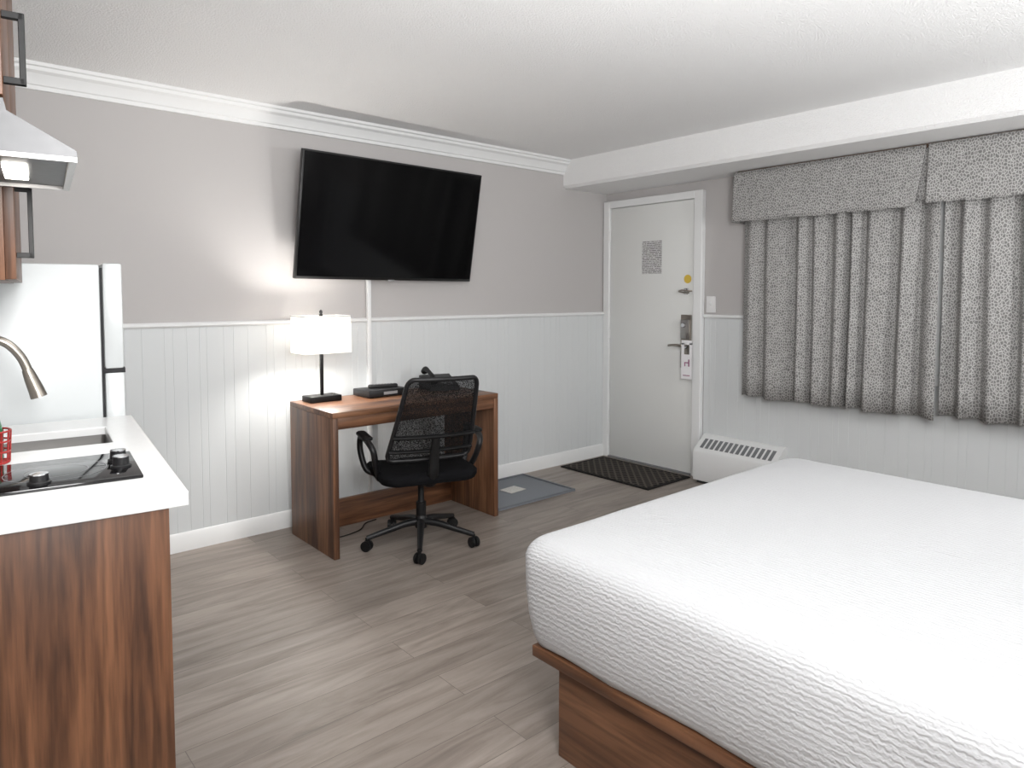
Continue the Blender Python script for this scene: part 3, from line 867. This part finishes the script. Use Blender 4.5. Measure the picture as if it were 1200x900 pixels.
g = kroot('cooktop', 0, 0, .91, 'black ceramic glass two-burner cooktop', 'cooktop')
box('glass_plate', (-.595, .160, 0), (-.062, .430, .007), M_glass, g, .002)
for cn in (-.215, -.46):
    for rr_ in (.095, .06):
        bm = bmesh.new()
        sg = 48
        a_ = [bm.verts.new((rr_ * math.cos(2 * math.pi * i / sg), rr_ * math.sin(2 * math.pi * i / sg), 0)) for i in range(sg)]
        b_ = [bm.verts.new(((rr_ - .0015) * math.cos(2 * math.pi * i / sg), (rr_ - .0015) * math.sin(2 * math.pi * i / sg), 0)) for i in range(sg)]
        for i in range(sg): bm.faces.new((a_[i], a_[(i + 1) % sg], b_[(i + 1) % sg], b_[i]))
        finish(bm, 'burner_ring', M_ring, g, (cn, .30, .0074))
for nn, aa, hh in ((-.095, .265, .022), (-.095, .335, .022), (-.245, .200, .018)):
    kn = lathe('control_knob', [(.021, 0), (.021, .004), (.017, .006), (.016, hh), (.012, hh + .003), (0, hh + .003)], M_blacks, g, (nn, aa, .007))
    lathe('knob_cap', [(.0165, 0), (.0165, .002), (0, .003)], M_chrome, kn, (0, 0, hh + .001), seg=24)
multibox('printed_marks', [((-.135, .262 + .02 * i, .0072), (-.125, .264 + .02 * i, .0076)) for i in range(5)], M_ring, g)
g = kroot('kitchen_faucet', -.425, .76, .91, 'brushed nickel gooseneck pull-down kitchen faucet', 'faucet')
lathe('faucet_base', [(.028, 0), (.028, .006), (.022, .012), (.020, .07), (.014, .08)], M_nickel, g)
tube('spout', [(0, 0, .07), (0, 0, .17), (.006, 0, .22), (.035, 0, .262), (.075, 0, .275), (.115, 0, .262), (.145, 0, .225), (.160, 0, .185)], .0115, M_nickel, g, 14, k=6)
tube('spray_head', [(.158, 0, .190), (.166, 0, .165), (.176, 0, .135), (.182, 0, .115)], [.0125, .016, .0185, .020], M_nickel, g, 16, k=4)
tube('lever', [(0, -.02, .05), (0, -.05, .06), (0, -.10, .085)], [.009, .006, .005], M_nickel, g, 8)
g = root('wire_caddy', kpos(-.342, .495, .91), 'round red wire caddy beside the cooktop', 'caddy', KA)
bm = bmesh.new()
for z in (.003, .028, .052, .075):
    rr_ = .040 + .004 * z / .075
    tube_bm(bm, [(rr_ * math.cos(a), rr_ * math.sin(a), z) for a in [2 * math.pi * i / 28 for i in range(28)]], .0022, 6, True)
for i in range(14):
    a = 2 * math.pi * i / 14
    tube_bm(bm, [(.040 * math.cos(a), .040 * math.sin(a), .003), (.044 * math.cos(a), .044 * math.sin(a), .075)], .0018, 6)
for i in range(-2, 3):
    y = i * .014; x = math.sqrt(.04 ** 2 - y * y)
    tube_bm(bm, [(-x, y, .003), (x, y, .003)], .0018, 6)
finish(bm, 'wire_cage', M_red, g, smooth=60)
g = kroot('soap_bottle', -.342, .495, .916, 'green dish soap bottle standing in the red caddy', 'soap bottle')
lathe('bottle_body', [(.026, 0), (.029, .006), (.029, .072), (.024, .095), (.012, .110), (.012, .115)], M_green, g)
lathe('bottle_label', [(.0295, .02), (.0298, .022), (.0298, .062), (.0295, .064)], M_brownlab, g)
lathe('bottle_cap', [(.014, .113), (.014, .125), (.007, .129), (.006, .140), (0, .141)], M_green, g, seg=18)

g = kroot('refrigerator', .012, CLn + .03, 0, 'white two-door refrigerator next to the counter', 'refrigerator')
box('cabinet_body', (-.65, 0, .03), (-.088, .58, 1.395), M_fridge, g, .006)
box('door_gasket', (-.088, .008, .05), (-.080, .572, 1.385), M_gap, g)
box('fridge_door', (-.080, 0, .05), (-.025, .58, 1.048), M_fridge, g, .008)
box('freezer_door', (-.080, 0, 1.060), (-.025, .58, 1.400), M_fridge, g, .008)
box('hinge', (-.082, .004, 1.046), (-.022, .05, 1.062), M_gap, g, .001)
for x in (-.62, -.14):
    for y in (.03, .51): box('foot', (x, y, 0), (x + .04, y + .04, .03), M_gap, g)
for z0_, z1_ in ((.70, 1.0), (1.10, 1.30)):
    tube('door_handle', [(-.025, .52, z0_), (.005, .52, z0_ + .02), (.005, .52, z1_ - .02), (-.025, .52, z1_)], .009, M_fridge, g, 10, smooth_path=False)

UF = -.275
def upper(name, a0, a1, z0_, z1_, handle_a, hz0, hz1, label):
    g = kroot(name, 0, 0, 0, label, 'cabinet')
    box('cabinet_body', (-.745, a0, z0_), (UF - .02, a1, z1_), wood_k, g, .001)
    dd = box('cabinet_door', (UF - .0195, a0 + .002, z0_ + .002), (UF, a1 - .002, z1_ - .002), wood_k, g, .001)
    cz = (z0_ + z1_) / 2; ca = (a0 + a1) / 2
    b = multibox('handle', [((0, -.006, hz0 - cz), (.032, .006, hz0 - cz + .012)), ((0, -.006, hz1 - cz - .012), (.032, .006, hz1 - cz)), ((.024, -.006, hz0 - cz), (.034, .006, hz1 - cz))], M_black, dd, .001)
    b.location = (.00975, handle_a - ca, 0)
upper('upper_cabinet', .0, .422, 1.640, H - .005, .05, 1.672, 1.798, 'walnut laminate wall cabinet above the range hood')
upper('upper_cabinet.001', .428, 1.03, 1.332, H - .005, .50, 1.385, 1.55, 'tall walnut laminate wall cabinet above the sink')
g = kroot('range_hood', 0, 0, 0, 'stainless steel slanted range hood with lit lamp', 'range hood')
NF = -.170
extrude('hood_shell', [(-.745, 1.546), (NF, 1.546), (NF, 1.556), (NF - .004, 1.560), (UF + .004, 1.616), (UF, 1.636), (-.745, 1.636)], .002, .42, lambda p, q, t: (p, t, q), M_hood, g, 20)
multibox('bottom_rim', [((-.74, .002, 1.538), (NF, .012, 1.546)), ((-.74, .41, 1.538), (NF, .42, 1.546)), ((NF - .012, .012, 1.538), (NF, .41, 1.546))], M_steel, g)
box('grease_filter', (-.60, .04, 1.541), (-.30, .39, 1.546), M_steel, g, .001)
box('hood_lamp', (-.285, .14, 1.539), (-.245, .30, 1.546), M_hoodlamp, g, .001)
o = light('AREA', 'hood_light', (-.27, .22, 1.535), 2.5, (1, .98, .95), .16); o.parent = g

# ---------------------------------------------------------------- lights
C = (.995, .995, .99)
light('AREA', 'ceiling_fill_light', (-3.0, -1.7, 2.27), 7, C, .8)  # added downward fill under the ceiling, no fixture behind it
light('AREA', 'ceiling_bounce_fill', (-3.3, -3.6, 1.35), 48, C, 1.0, target=(-3.0, -3.1, 3))  # added out-of-view fill aimed up to brighten the ceiling by bounce
light('AREA', 'room_fill_light', (-4.0, -4.2, 1.75), 52, C, .7, target=(-1.9, 0, 2.25))  # added fill near the camera, brightens the far walls
light('AREA', 'bedside_lamp_light', (-1.1, -4.2, 1.45), 24, C, .4, target=(-2.6, 0, 2.1))
W = bpy.data.worlds.new('World'); scene.world = W; W.use_nodes = True
W.node_tree.nodes['Background'].inputs[0].default_value = (.9, .95, 1, 1); W.node_tree.nodes['Background'].inputs[1].default_value = .3

# ---------------------------------------------------------------- camera
F = 806.0; pitch = math.radians(3.0)
cam = bpy.data.cameras.new('Camera'); co = bpy.data.objects.new('Camera', cam); COL.objects.link(co)
cam.sensor_width = 36; cam.lens = F * 36 / 1200
cam.clip_start = 0.02
co.location = (-4.21, -3.69, 1.30)
co.rotation_euler = (math.pi / 2 - pitch, 0, math.radians(49.0) - math.pi / 2)
cam.shift_y = -(450 - (345 + F * math.tan(pitch))) / 1200
scene.camera = co
